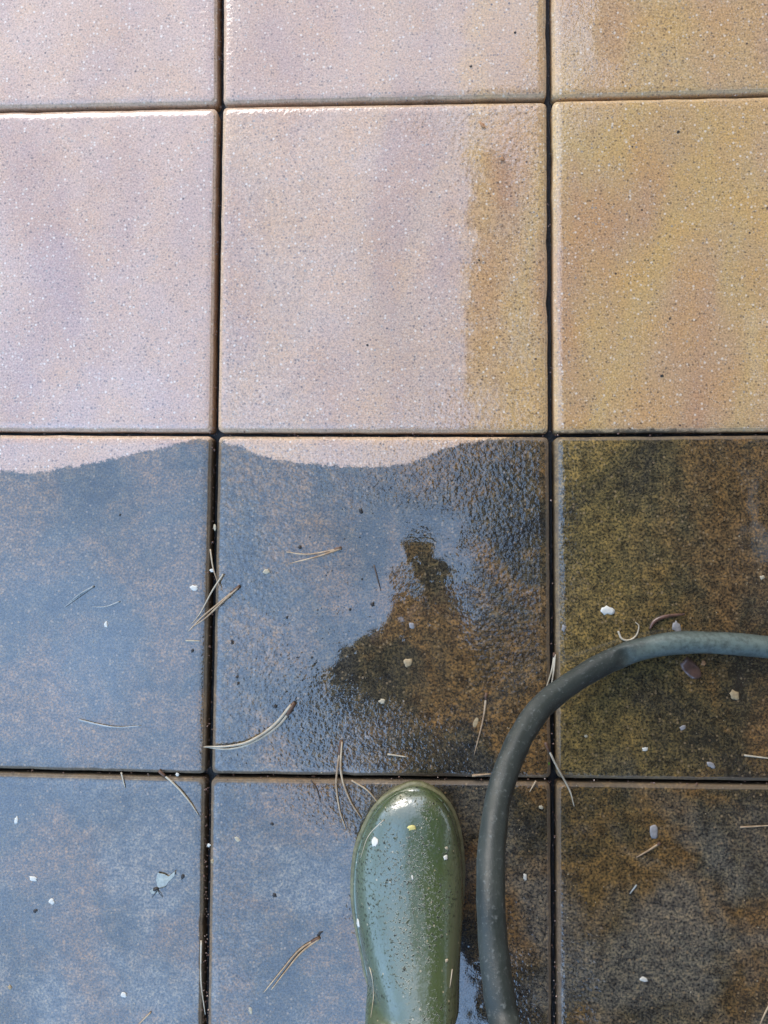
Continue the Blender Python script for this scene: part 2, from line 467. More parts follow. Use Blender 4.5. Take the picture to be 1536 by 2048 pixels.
# film roughness / olive growth / yellow pigment, tilt about x and y in degrees, label
SL = {
 (0, 0): ((.2, 0, .10), (0.0, 0.0), 'washed pinkish-grey slab in the top left corner of the paving, above the plain purple-tinged slab'),
 (1, 0): ((.25, 0, .25), (0.0, 0.0), 'washed pale grey slab at the top, between pink-grey corner slab and half-ochre slab'),
 (2, 0): ((.40, 0, .85), (0.0, -0.9), 'washed slab in the top right corner, pale glare left, ochre right'),
 (0, 1): ((.15, 0, .05), (0.0, 0.0), 'washed pinkish slab with a faint purple streak, left side, above the wavy dirt line'),
 (1, 1): ((.50, 0, .30), (0.0, 0.50), 'washed pale slab in the middle with a tall ochre strip down its right side'),
 (2, 1): ((.22, 0, 1.0), (0.0, 0.0), 'washed ochre yellow slab at the right edge with dark crumbs along its lower edge'),
 (0, 2): ((.15, 0, .2), (0.0, 0.0), 'blue-shining wet dirty slab at the left, washed pale along its top edge'),
 (1, 2): ((1.0, .1, .4), (0.0, -0.40), 'dirty wet slab in the middle, sky reflection left and mottled brown right'),
 (2, 2): ((.35, 1., .8), (0.0, 0.1), 'dark brown and olive slab at the right with the bend of the hose across it'),
 (0, 3): ((.15, 0, .2), (0.0, 0.0), 'blue-grey wet dirty slab in the bottom left corner holding the winged seed'),
 (1, 3): ((.6, 0, .2), (0.0, 0.2), 'wet dirty slab at the bottom under the green boot'),
 (2, 3): ((.5, .3, .8), (0.0, 0.0), 'dark grey-brown dirty slab in the bottom right corner, right of the hose'),
}
slabs = {}
for (i, j), (par, tilt, lab) in SL.items():
    tl, tr, bl, br = G[i][j], G[i+1][j], G[i][j+1], G[i+1][j+1]
    gl, gr, gt, gb = GAP_V[i], GAP_V[i+1], GAP_H[j], GAP_H[j+1]
    q = [bl + Vector((gl, gb, 0)), br + Vector((-gr, gb, 0)), tr + Vector((-gr, -gt, 0)), tl + Vector((gl, -gt, 0))]
    ctr = sum(q, Vector()) / 4
    me = slab_mesh([v - ctr for v in q], seed=i * 5 + j)
    o = link_mesh('paving_slab', me, M_SLAB)
    o.location = ctr
    o.rotation_euler = (math.radians(tilt[0]), math.radians(tilt[1]), 0)
    o.color = (max(0.01, par[0]), par[1], par[2], 1)
    tag(o, lab, 'paving slab', 'concrete paving slabs of the terrace')
    slabs[(i, j)] = o

# the rest of the terrace, beyond the photograph
me = slab_mesh([Vector((-.2005, -.2005, 0)), Vector((.2005, -.2005, 0)), Vector((.2005, .2005, 0)), Vector((-.2005, .2005, 0))], seed=99)
V, Fc, INS = [], [], []
ins0 = [d.value for d in me.attributes['inset'].data]
for a in range(-9, 6):
    for b in range(-8, 7):
        if -1 <= a <= 1 and -2 <= b <= 1: continue
        cx, cy = a * 0.408 + 0.204, b * 0.408 - 0.204
        k = len(V)
        V += [(v.co.x + cx, v.co.y + cy, v.co.z) for v in me.vertices]
        INS += ins0
        Fc += [tuple(x + k for x in p.vertices) for p in me.polygons]
bpy.data.meshes.remove(me)
o = mesh_obj('terrace', V, Fc, M_SLAB); at_ = o.data.attributes.new('inset', 'FLOAT', 'POINT'); at_.data.foreach_set('value', INS); o.color = (0.5, 0.1, 0.5, 1); tag(o, kind='structure')
V, Fc = [], []
add_box(V, Fc, -3.9, -3.7, -0.30, 2.9, 2.9, -0.020)
tag(mesh_obj('joint_bed', V, Fc, M_BED), kind='structure')
n_ = 40
V = [(x * 3.0 - 60, y * 3.0 - 60, -0.06 + 0.03 * noise.noise(Vector((x * .4, y * .4, 0)))) for y in range(n_ + 1) for x in range(n_ + 1)]
Fc = [(y * (n_+1) + x, y * (n_+1) + x + 1, (y+1) * (n_+1) + x + 1, (y+1) * (n_+1) + x) for y in range(n_) for x in range(n_)]
tag(mesh_obj('ground', V, Fc, M_LAWN), kind='structure')

# ------------------------------------------------------------------ the house on the right (seen mirrored in the wet film)
hs = empty('house', (1.6, 0, 0))
tag(hs, 'brick house with dark timber porch roof beside the terrace, mirrored in the wet slabs', 'house')
def hpart(name, dims, mat, parent=hs, bevel=0.0):
    base = Vector((1.6, 0, 0))
    d = (dims[0]-base.x, dims[1], dims[2], dims[3]-base.x, dims[4], dims[5])
    return box_obj(name, d, mat, parent, bevel)
hpart('wall', (1.6, -5, -0.05, 5.6, 5, 2.60), M_BRICK)
V, Fc = [], []
for x, z in ((1.02, 2.602), (3.6, 4.3), (6.2, 2.602)): V += [(x - 1.6, -5.3, z), (x - 1.6, 5.3, z)]
Fc = [(0, 2, 4), (1, 5, 3), (0, 1, 3, 2), (2, 3, 5, 4), (0, 4, 5, 1)]
mesh_obj('roof', V, Fc, M_ROOF, hs)
hpart('fascia', (0.995, -5.3, 2.50, 1.018, 5.3, 2.66), M_TIMBER)
pc = hpart('porch_roof', (0.53, -2.62, 2.38, 1.597, 1.28, 2.46), M_TIMBER, bevel=0.008)  # unseen, edges set so its mirror image darkens the wet slabs
for k in range(7):
    y = -2.0 + k * 0.52
    hpart('rafter', (0.56, y, 2.28, 1.597, y + 0.05, 2.378), M_TIMBER, hs)
wf = hpart('window_frame', (1.56, -3.9, 0.9, 1.598, -2.7, 2.1), M_WHITE)
box_obj('pane', (-0.048, -3.83, 0.97, -0.041, -2.77, 2.03), M_GLASS, wf)
df = hpart('door', (1.555, -0.6, 0.02, 1.598, 0.35, 2.05), M_WHITE)
box_obj('pane', (-0.052, -0.48, 0.5, -0.046, 0.23, 1.93), M_GLASS, df)

# ------------------------------------------------------------------ boots
def loft(rings, cap=True):
    V, Fc = [], []
    m = len(rings[0])
    for r in rings: V += [tuple(p) for p in r]
    for a in range(len(rings) - 1):
        for k in range(m):
            Fc.append((a*m + k, a*m + (k+1) % m, (a+1)*m + (k+1) % m, (a+1)*m + k))
    if cap:
        Fc.append(tuple(reversed(range(m)))); Fc.append(tuple(range((len(rings)-1)*m, len(rings)*m)))
    return V, Fc

# left foot, toe towards +y, toe tip at y=0; distance back, x of inner/outer side, top height, section squareness
FOOT = [  # back, left x, right x, top z
 (0.001, -0.004, 0.018, 0.031), (0.005, -0.0165, 0.0295, 0.040), (0.013, -0.029, 0.0395, 0.0470), (0.027, -0.0420, 0.0490, 0.0530), (0.048, -0.0530, 0.0560, 0.0590),
 (0.072, -0.0620, 0.0600, 0.0665), (0.098, -0.0655, 0.0610, 0.0755), (0.124, -0.0660, 0.0600, 0.0860), (0.148, -0.0635, 0.0570, 0.0975), (0.172, -0.0590, 0.0535, 0.110),
 (0.194, -0.0540, 0.0505, 0.122), (0.212, -0.0505, 0.0480, 0.1330)]
FAN = [  # angle past straight down, reach from the pivot, half width: the heel and the turn into the shaft
 (10, 0.152, 0.0490), (22, 0.158, 0.0480), (34, 0.168, 0.0465), (44, 0.168, 0.0460), (56, 0.146, 0.0460), (68, 0.124, 0.0465), (80, 0.112, 0.0475), (90, 0.106, 0.0490)]
PIV = (0.214, 0.165)       # back, z of the fold above the instep
SHAFT = [(0.19, 0.268, 0.050, 0.054), (0.23, 0.271, 0.053, 0.057), (0.28, 0.274, 0.058, 0.061), (0.33, 0.276, 0.063, 0.065), (0.38, 0.277, 0.067, 0.068), (0.40, 0.277, 0.068, 0.069)]

def outline(off, mirror=1):
    """sole outline seen from above"""
    back = [(0.235, -0.044, 0.044), (0.265, -0.041, 0.041), (0.288, -0.033, 0.033), (0.301, -0.019, 0.019)]
    Lp = [(mirror * (a - off), -b) for b, a, c, h in FOOT[1:]] + [(mirror * (a - off), -b) for b, a, c in back]
    Rp = [(mirror * (c + off), -b) for b, a, c, h in FOOT[1:]] + [(mirror * (c + off), -b) for b, a, c in back]
    toe = [(mirror * 0.0175, off * 0.95 - 0.0005), (mirror * 0.007, off + 0.0012), (mirror * -0.004, off * 0.95 - 0.0005)]
    heel = [(0, -0.306 - off)]
    pts = Lp + heel + list(reversed(Rp)) + toe
    return pts if mirror > 0 else list(reversed(pts))

def make_boot(mirror):
    root = empty('rubber_boot')
    rings = []
    N = 48
    for b, a, c, h in FOOT:
        r = []
        cx, hw = (a + c) / 2, (c - a) / 2
        for k in range(N):
            t = 2 * math.pi * k / N
            cs, sn = math.cos(t), math.sin(t)
            e = 0.72
            x = cx + hw * math.copysign(abs(cs) ** e, cs)
            if sn >= 0: z = 0.028 + (h - 0.028) * abs(sn) ** 0.74
            else: z = 0.028 - 0.016 * abs(sn) ** 0.6
            x += max(0.0, z - 0.030) * 0.20 * min(1.0, b / 0.05)       # the ridge of the foot runs on the big-toe side
            r.append(Vector((mirror * x, -b, z)))
        rings.append(r)
    bl, bz = FOOT[-1][0], FOOT[-1][3]
    for ang, reach, hw in FAN:
        an = math.radians(ang)
        dy, dz = math.sin(an), -math.cos(an)
        f = min(1, ang / 50.0)
        piv_b, piv_z = bl + (PIV[0] - bl) * f, bz + (PIV[1] - bz) * f
        rc = reach / 2 - (PIV[1] - bz) * (1 - f) / 2
        hgt = rc
        r = []
        for k in range(N):
            t = 2 * math.pi * k / N
            cs, sn = math.cos(t), math.sin(t)
            e = 0.72 + 0.28 * f
            x = hw * math.copysign(abs(cs) ** e, cs)
            q = hgt - hgt * math.copysign(abs(sn) ** (0.8 + 0.2 * f), sn)       # 0 at the fold, 2*hgt at the heel
            r.append(Vector((mirror * x, -(piv_b + dy * q), max(0.012, piv_z + dz * q))))
        rings.append(r)
    for z, yc, hw, hd in SHAFT:
        rings.append([Vector((mirror * hw * math.cos(2*math.pi*k/N), -yc + hd * math.sin(2*math.pi*k/N), z)) for k in range(N)])
    # resample along the length so that the surface flows
    dense = []
    cols = [smooth_path([r[k] for r in rings], 4) for k in range(N)]
    for a_ in range(len(cols[0])): dense.append([cols[k][a_] for k in range(N)])
    V, Fc = loft(dense)
    bm = bmesh.new()
    vs = [bm.verts.new(v) for v in V]
    for f in Fc: bm.faces.new([vs[i] for i in f])
    for _ in range(10): bmesh.ops.smooth_vert(bm, verts=[v for v in bm.verts if 0.004 < -v.co.y and v.co.z < 0.385], factor=0.5, use_axis_x=True, use_axis_y=True, use_axis_z=True)
    bmesh.ops.recalc_face_normals(bm, faces=bm.faces[:])
    me2 = bpy.data.meshes.new('boot_upper'); bm.to_mesh(me2); bm.free()
    for v in me2.vertices:      # ankle creases and gentle wear dents
        p = v.co
        w = max(0.0, 1 - abs(p.z - 0.155) / 0.04) * max(0.0, min(1.0, (p.y + 0.255) / 0.04))
        cr = math.sin((p.z * 0.8 + p.y * 0.9) * 210 + 1.5 * noise.noise(p * 18)) * 0.0008 * w
        d = noise.noise(p * 22) * 0.0009
        v.co = p + v.normal * (cr + d)
    for p in me2.polygons: p.use_smooth = True
    up = link_mesh('boot_upper', me2, M_BOOT, root)
    # sole with a welt that stands a little proud of the upper
    def ring_at(off, z):
        pts = [Vector((x, y, z)) for x, y in outline(off, mirror)]
        pts = smooth_path(pts + [pts[0]], 3)[:-1]
        return pts
    rs = [ring_at(-0.006, 0.0), ring_at(-0.0005, 0.0005), ring_at(0.0015, 0.003), ring_at(0.0015, 0.012), ring_at(0.0038, 0.0135), ring_at(0.0048, 0.017), ring_at(0.0040, 0.0195), ring_at(0.0005, 0.0205), ring_at(-0.012, 0.0210)]
    V, Fc = loft(rs)
    mesh_obj('sole', V, Fc, M_SOLE, root, smooth=True)
    # toe guard: a thin raised band round the toe
    V, Fc = [], []
    band = []
    for z, off in ((0.0206, 0.0006), (0.0225, 0.0012), (0.0280, 0.0004), (0.0310, -0.0020), (0.0320, -0.0090)):
        pts = [Vector((x, y, z)) for x, y in outline(off, mirror)]
        pts = smooth_path(pts + [pts[0]], 3)[:-1]
        band.append([p for p in pts])
    V, Fc = loft(band, cap=False)
    # only keep it where it follows the foot, forward of the arch
    mesh_obj('foxing_strip', V, Fc, M_BOOT, root, smooth=True)
    # pull tab and rolled rim at the top of the shaft
    V, Fc = [], []
    z, yc, hw, hd = SHAFT[-1]
    pts = [Vector((mirror * (hw - 0.001) * math.cos(2*math.pi*k/40), -yc + (hd - 0.001) * math.sin(2*math.pi*k/40), z - 0.002)) for k in range(41)]
    tube(V, Fc, pts, 0.004, 8)
    mesh_obj('rim', V, Fc, M_BOOT, root, smooth=True)
    return root, up

toe = at(820, 1574, 0.02)
boot, upper = make_boot(1)
boot.location = (toe.x, toe.y, 0.0006)
boot.rotation_euler = (0, 0, 0)
boot.scale = (0.965, 0.985, 0.985)
tag(boot, 'wet green rubber wellington boot with mud specks pointing up between joint and hose', 'boot', 'pair of wellington boots')
boot2, _ = make_boot(-1)
boot2.location = (toe.x + 0.27, toe.y - 0.42, 0.0006)
boot2.rotation_euler = (0, 0, math.radians(-9))
tag(boot2, 'other green rubber boot of the pair, standing further back than the photographed one', 'boot', 'pair of wellington boots')

# ------------------------------------------------------------------ person wearing the boots and holding the phone
def skin_mesh(name, nodes, edges, mat, parent, sub=2, root=0):
    """nodes: list of (x,y,z,rx,ry)"""
    me = bpy.data.meshes.new('tmp')
    me.from_pydata([n[:3] for n in nodes], edges, [])
    o = bpy.data.objects.new('tmp', me); C.objects.link(o)
    m = o.modifiers.new('skin', 'SKIN'); m.use_smooth_shade = True
    for k, n in enumerate(nodes):
        me.skin_vertices[0].data[k].radius = (n[3], n[4] if len(n) > 4 else n[3])
        me.skin_vertices[0].data[k].use_root = (k == root)
    s = o.modifiers.new('sub', 'SUBSURF'); s.levels = sub; s.render_levels = sub
    dg = bpy.context.evaluated_depsgraph_get(); dg.update()
    me2 = bpy.data.meshes.new_from_object(o.evaluated_get(dg))
    bpy.data.objects.remove(o)
    for p in me2.polygons: p.use_smooth = True
    return link_mesh(name, me2, mat, parent)

PX, PY = 0.275, -1.19          # under the pelvis
person = empty('person', (0, 0, 0))
tag(person, 'person in dark jacket leaning over the terrace holding up a phone, feet in green boots', 'person')
LA = Vector((boot.location.x, boot.location.y - 0.275, 0))     # left ankle over the front boot
RA = Vector((boot2.location.x - 0.04, boot2.location.y - 0.275, 0))
pel = (PX + 0.03, PY - 0.10, 0.93)
chest = (PX - 0.01, PY + 0.14, 1.27)
neck0 = (PX - 0.02, PY + 0.26, 1.43)
nodes = [pel + (0.12, 0.10), (PX, PY + 0.02, 1.10, 0.11, 0.09), chest + (0.13, 0.10), neck0 + (0.055, 0.055),
         (PX - 0.02, PY + 0.32, 1.49, 0.05, 0.05), (PX - 0.02, PY + 0.38, 1.53, 0.075, 0.085), (PX - 0.02, PY + 0.425, 1.60, 0.075, 0.09)]
edges = [(0, 1), (1, 2), (2, 3), (3, 4), (4, 5), (5, 6)]
def limb(start, pts):
    prev = start
    for p in pts:
        nodes.append(p); edges.append((prev, len(nodes) - 1)); prev = len(nodes) - 1
    return prev
# legs down into the boots
limb(0, [(pel[0] - 0.09, pel[1], 0.88, 0.085), ((pel[0] - 0.1 + LA.x) / 2 - 0.0, (pel[1] + LA.y) / 2 + 0.07, 0.50, 0.06), (LA.x, LA.y + 0.01, 0.30, 0.05), (LA.x, LA.y + 0.01, 0.10, 0.036)])
limb(0, [(pel[0] + 0.09, pel[1], 0.88, 0.085), ((pel[0] + 0.1 + RA.x) / 2, (pel[1] + RA.y) / 2 + 0.06, 0.50, 0.06), (RA.x, RA.y + 0.01, 0.30, 0.05), (RA.x, RA.y + 0.01, 0.10, 0.036)])
PH = CAM + ROT @ Vector((0.0, 0.0, 0.010))
HL = Vector((0.186, -0.69, 0.915)); HR = Vector((0.325, -0.70, 0.915))
sl_ = (chest[0] - 0.19, chest[1] + 0.06, 1.37); sr_ = (chest[0] + 0.19, chest[1] + 0.06, 1.37)
el_ = (chest[0] - 0.27, chest[1] + 0.06, 1.09); er_ = (chest[0] + 0.26, chest[1] + 0.06, 1.09)
lw = limb(2, [sl_ + (0.055,), el_ + (0.042,), (HL.x - 0.025, HL.y - 0.06, HL.z + 0.01, 0.028, 0.022), (HL.x - 0.005, HL.y + 0.005, HL.z, 0.036, 0.016)])
rw = limb(2, [sr_ + (0.055,), er_ + (0.042,), (HR.x + 0.025, HR.y - 0.06, HR.z + 0.01, 0.028, 0.022), (HR.x + 0.005, HR.y + 0.005, HR.z, 0.036, 0.016)])
body = skin_mesh('body', nodes, edges, M_SKIN, person)
# fingers, thumbs, ears, nose: joined into the body's own mesh so that it stays one object
ex = []
for s, hp in ((-1, HL), (1, HR)):
    for k in range(4):
        r = 0.0085 - 0.0006 * k
        ln = (0.062, 0.070, 0.066, 0.052)[k]
        b = hp + Vector((s * (0.020 - 0.0), 0.028 - 0.018 * k, -0.002))
        tipx = -s
        pts = [(b.x, b.y, b.z, r), (b.x + tipx * ln * .42, b.y + 0.008, b.z - 0.004, r), (b.x + tipx * ln * .78, b.y + 0.012, b.z - 0.012 * 0, r * .92), (b.x + tipx * ln, b.y + 0.014, b.z + 0.001, r * .8)]
        ex.append(pts)
    b = hp + Vector((s * -0.002, -0.012, 0.012))
    ex.append([(b.x, b.y, b.z, 0.011), (b.x - s * 0.016, b.y + 0.020, b.z + 0.010, 0.0105), (b.x - s * 0.030, b.y + 0.040, b.z + 0.010, 0.0085)])
hx, hy, hz = PX - 0.02, PY + 0.42, 1.57
fwd = Vector((0, math.cos(math.radians(38)), -math.sin(math.radians(38)))); upv = Vector((0, math.sin(math.radians(38)), math.cos(math.radians(38))))
hc = Vector((hx, hy, hz))
def hp_(r, f, u): return hc + Vector((1, 0, 0)) * r + fwd * f + upv * u
def quad4(p, r): return (p.x, p.y, p.z, r)
ex.append([quad4(hp_(0, 0.080, 0.015), 0.008), quad4(hp_(0, 0.094, -0.008), 0.010), quad4(hp_(0, 0.103, -0.026), 0.012)])
for s in (-1, 1):
    ex.append([quad4(hp_(s * 0.076, 0.0, 0.015), 0.012), quad4(hp_(s * 0.084, -0.008, -0.004), 0.012), quad4(hp_(s * 0.078, 0.002, -0.026), 0.009)])
bm = bmesh.new(); bm.from_mesh(body.data)
for pts in ex:
    t = skin_mesh('tmp', pts, [(k, k + 1) for k in range(len(pts) - 1)], None, None)
    bm.from_mesh(t.data); bpy.data.objects.remove(t)
for f in bm.faces: f.smooth = True
bm.to_mesh(body.data); bm.free()
def ball(name, c, r, mat, parent, sc_=(1, 1, 1)):
    bm = bmesh.new(); bmesh.ops.create_uvsphere(bm, u_segments=20, v_segments=12, radius=r)
    for v in bm.verts: v.co = Vector((v.co.x * sc_[0], v.co.y * sc_[1], v.co.z * sc_[2])) + c
    for f in bm.faces: f.smooth = True
    me = bpy.data.meshes.new(name); bm.to_mesh(me); bm.free()
    return link_mesh(name, me, mat, parent)
for s in (-1, 1):
    e = ball('eye', hp_(s * 0.032, 0.070, 0.016), 0.0125, M_EYE, person)
    ball('iris', hp_(s * 0.032, 0.0785, 0.013), 0.0062, M_IRIS, e)
ball('mouth', hp_(0, 0.082, -0.055), 0.010, M_LIP, person, (2.3, 1, 0.7))
# hair cap
bm = bmesh.new(); bmesh.ops.create_uvsphere(bm, u_segments=28, v_segments=18, radius=1)
bmesh.ops.delete(bm, geom=[v for v in bm.verts if v.co.z < -0.55 or (v.co.y > 0.35 and v.co.z < 0.30)], context='VERTS')
for v in bm.verts:
    nn = 1 + 0.05 * noise.noise(v.co * 4)
    q = hp_(v.co.x * 0.086 * nn, v.co.y * 0.100 * nn - 0.008, v.co.z * 0.104 * nn + 0.022); v.co = q
for f in bm.faces: f.smooth = True
me = bpy.data.meshes.new('hair'); bm.to_mesh(me); bm.free(); link_mesh('hair', me, M_HAIR, person)
# flat cap with a peak, added to close gaps in the mirrored figure
cap = ball('cap', hp_(0, 0.0, 0.085), 0.1, M_JACKET, person, (1.05, 1.15, 0.55))
pk = ball('added_peak', hp_(0, 0.115, 0.055), 0.1, M_JACKET, cap, (0.95, 0.75, 0.10))
# jacket and trousers
jn = [(pel[0], pel[1] + 0.01, 0.79, 0.20, 0.17), (PX, PY + 0.03, 1.08, 0.20, 0.17), (chest[0], chest[1] + 0.075, chest[2], 0.23, 0.19), (neck0[0], neck0[1] + 0.05, 1.385, 0.19, 0.16), (neck0[0], neck0[1] + 0.08, 1.43, 0.15, 0.12)]  # chest and collar padded out to fill the mirrored outline
je = [(0, 1), (1, 2), (2, 3), (3, 4)]
for s_, e_, h_, sg in ((sl_, el_, HL, -1), (sr_, er_, HR, 1)):
    a = len(jn)
    jn += [(s_[0], s_[1], s_[2] - 0.01, 0.095), e_ + (0.080,), (h_.x + sg * 0.025, h_.y - 0.075, h_.z + 0.025, 0.056)]
    je += [(2, a), (a, a + 1), (a + 1, a + 2)]
skin_mesh('jacket', jn, je, M_JACKET, person)
tn = [(pel[0], pel[1], 0.88, 0.13, 0.12), (pel[0], pel[1] + 0.01, 1.02, 0.13, 0.11)]
te = [(0, 1)]
for sg, A in ((-1, LA), (1, RA)):
    a = len(tn)
    tn += [(pel[0] + sg * 0.09, pel[1], 0.74, 0.10), ((pel[0] + sg * 0.1 + A.x) / 2, (pel[1] + A.y) / 2 + 0.065, 0.50, 0.075), (A.x, A.y + 0.005, 0.33, 0.054), (A.x, A.y + 0.005, 0.26, 0.048)]
    te += [(0, a), (a, a + 1), (a + 1, a + 2), (a + 2, a + 3)]
skin_mesh('trousers', tn, te, M_TROUSER, person)
# phone: the camera looks out of its lens
ph = empty('phone'); ph.matrix_world = Matrix.Translation(CAM) @ ROT.to_4x4()
tag(ph, 'dark smartphone held flat over the terrace in both hands', 'phone')
box_obj('phone_body', (-0.040, -0.146, 0.004, 0.032, 0.008, 0.012), M_PHONE, ph, bevel=0.002)
box_obj('screen', (-0.037, -0.140, 0.0125, 0.029, 0.003, 0.0130), M_GLASS, ph)

# ------------------------------------------------------------------ hose
HOSE = [ # px, py, centre height
 (1700, 1318, 0.0130), (1536, 1294, 0.0130), (1440, 1286, 0.0130), (1350, 1286, 0.0132), (1270, 1302, 0.0150), (1210, 1327, 0.022), (1150, 1362, 0.036), (1095, 1402, 0.056), (1063, 1440, 0.075), (1038, 1482, 0.094), (1012, 1542, 0.118),
 (993, 1615, 0.145), (983, 1710, 0.175), (982, 1800, 0.200), (987, 1890, 0.215), (996, 1970, 0.230), (1009, 2048, 0.245), (1040, 2170, 0.29), (1085, 2330, 0.38)]
pts = [at(a, b, h) for a, b, h in HOSE]
pts += [Vector((0.47, -1.05, 0.56)), Vector((0.52, -1.02, 0.70)), Vector((0.53, -1.10, 0.83))]
pre = [Vector((1.45, -0.62, 0.012)), Vector((1.2, -0.70, 0.012))]
pts = pre + pts
pp = smooth_path(pts, 8)
rr = []
for i, p in enumerate(pp):
    r = 0.0130
    rr.append(r)
V, Fc = [], []
tube(V, Fc, pp, rr, 24, 0.92, 0.09)
# a flattened pinch where the hose starts to lift
pinch = at(1245, 1312, 0.013)
Vn = []
for v in V:
    v = Vector(v); d = (Vector((v.x, v.y, 0)) - Vector((pinch.x, pinch.y, 0))).length
    w = math.exp(-(d / 0.014) ** 2)
    v.z = v.z * (1 - 0.22 * w) + 0.0016 * math.exp(-((d - 0.012) / 0.004) ** 2)
    Vn.append(v)
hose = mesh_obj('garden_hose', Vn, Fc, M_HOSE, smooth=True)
tag(hose, 'grey-green rubber hose curving from the right edge down past the boot', 'hose')

# ------------------------------------------------------------------ needles and small debris
dg = bpy.context.evaluated_depsgraph_get(); dg.update()
bt = BVHTree.FromObject(upper, dg)
bmw = Matrix.Translation(boot.location)
BS = Vector((0.965, 0.985, 0.985))
def drop(px, py, on_boot=False, lift=0.0008):
    if on_boot:
        o = CAM - bmw.translation
        d = (at(px, py) - CAM).normalized()
        inv = Vector((1 / BS.x, 1 / BS.y, 1 / BS.z))
        hit = bt.ray_cast(o * inv, (d * inv).normalized())
        if hit[0] is not None:
            return hit[0] * BS + bmw.translation + hit[1] * lift
    p = at(px, py); p.z = lift
    return p

def needle_mat(name, col, tip):
    n = NT(name)
    P = n.node('ShaderNodeTexCoord').outputs['Object']
    f = n.noise(P, 45, 3, 0.6)
    n.set(Base_Color=n.ramp(f, [(0.35, col), (0.62, tip)]), Roughness=0.55, Coat_Weight=0.15, Coat_Roughness=0.3)
    return n.m
NM = {'tan': needle_mat('dry_needle', (0.24, 0.15, 0.075), (0.48, 0.37, 0.23)), 'pale': needle_mat('bleached_needle', (0.32, 0.26, 0.17), (0.50, 0.44, 0.32)),
      'grey': needle_mat('soaked_needle', (0.20, 0.22, 0.21), (0.36, 0.38, 0.36)), 'dark': needle_mat('rotten_needle', (0.03, 0.022, 0.015), (0.08, 0.05, 0.03))}
M_SHEATH = simple('needle_sheath', (0.10, 0.05, 0.025), 0.6, 0.4, 400)

def needle(label, strands, mat='tan', r=0.0009, sheath=True, boot_=False, group='dry pine needles on the slabs', seed=0):
    r *= 1.25 if not boot_ else 1.0
    p0 = drop(*strands[0][0], boot_)
    allp = []
    V, Fc = [], []
    first = None
    for si, s in enumerate(strands):
        wp = [drop(x, y, boot_, r * (0.9 + 0.5 * si)) for x, y in s]
        n = len(wp)
        for k, p in enumerate(wp):
            if not boot_: p.z += 0.0007 * math.sin(math.pi * k / max(1, n - 1)) * (1 + si)
        path = smooth_path(wp, 7) if n > 2 else [wp[0].lerp(wp[1], t / 6) for t in range(7)]
        m = len(path)
        rad = [r * (1.0 - 0.62 * (i / (m - 1)) ** 2.2) for i in range(m)]
        tube(V, Fc, [q - p0 for q in path], rad, 7, 0.75)
        if si == 0: first = path
    o = mesh_obj('pine_needle', V, Fc, NM[mat], smooth=True)
    if sheath and len(strands) >= 1:
        # the thing becomes an empty with the strands and the brown sheath as its parts
        root = empty('pine_needle', p0)
        o.name = 'blade'; o.parent = root
        V, Fc = [], []
        k = max(2, len(first) // 6)
        tube(V, Fc, [q - p0 for q in first[:k+1]], [r * 1.55] * k + [r * 1.1], 8, 0.8)
        mesh_obj('sheath', V, Fc, M_SHEATH, root, smooth=True)
        o = root
    else:
        o.location = p0
    tag(o, label, 'pine needle', group)
    return o

needle('forked pine needle pair with brown base, upper left part of the half-reflecting middle slab', [[(683, 1096), (650, 1104), (612, 1109), (573, 1104)], [(683, 1097), (640, 1112), (580, 1127)]], 'tan', .0011)
needle('faint soaked needle slanting up on the left dirty slab', [[(188, 1172), (160, 1192), (130, 1214)], [(188, 1173), (165, 1186), (140, 1204)]], 'grey', .0009, False)
needle('short upcurved soaked needle right of the slanting one on the left slab', [[(240, 1203), (214, 1213), (185, 1214)]], 'grey', .0008, False)
needle('long pale thin needle sagging low on the left dirty slab', [[(158, 1439), (205, 1450), (240, 1454), (282, 1451)]], 'grey', .0009, False)
needle('large curved pale needle pair reaching from the left joint into the middle slab', [[(590, 1405), (560, 1448), (510, 1482), (460, 1497), (408, 1493)], [(583, 1409), (548, 1450), (500, 1481), (455, 1491), (412, 1492)]], 'pale', .0014)
needle('longest needle crossing the left joint, brown end to the upper right', [[(480, 1172), (440, 1205), (405, 1234), (378, 1262)], [(478, 1174), (446, 1204), (412, 1236), (388, 1252)]], 'tan', .0010)
needle('thin needle leaning right inside the left joint, under the crossing ones', [[(421, 1098), (428, 1140), (443, 1182)]], 'tan', .0008, False)
needle('thin needle leaning left over the left joint, above the brown-ended one', [[(447, 1148), (425, 1182), (402, 1225), (384, 1248)]], 'pale', .0008, False)
needle('very short white needle stub just left of the left joint', [[(372, 1281), (402, 1282)]], 'pale', .0009, False)
needle('curved needle hanging from the lower joint beside the left vertical joint', [[(318, 1541), (350, 1568), (378, 1600), (398, 1630)]], 'pale', .0010)
needle('tiny needle stub below the lower joint on the bottom left slab', [[(243, 1544), (251, 1576)]], 'pale', .0008, False)
needle('double needle standing across the lower joint left of the boot toe', [[(683, 1480), (676, 1530), (673, 1570), (680, 1620), (693, 1660)], [(684, 1482), (683, 1545), (700, 1598), (724, 1637)]], 'tan', .0011)
needle('bent needle ending at the left of the boot toe', [[(703, 1560), (735, 1580), (758, 1608)]], 'tan', .0009, False)
needle('long forked needle low on the slab left of the boot', [[(640, 1874), (600, 1898), (562, 1942), (528, 1984)], [(640, 1875), (603, 1903), (572, 1940), (543, 1978)]], 'tan', .0010)
needle('needle lying lengthwise in the left joint at the bottom edge', [[(403, 1880), (403, 1960), (411, 2028)]], 'pale', .0009, False)
needle('needle tip running off the bottom edge on the bottom left slab', [[(302, 2024), (270, 2056)]], 'tan', .0008, False)
needle('upright pale needle on the brown part of the middle slab, left of the hose', [[(973, 1385), (966, 1438), (948, 1510)]], 'tan', .0010)
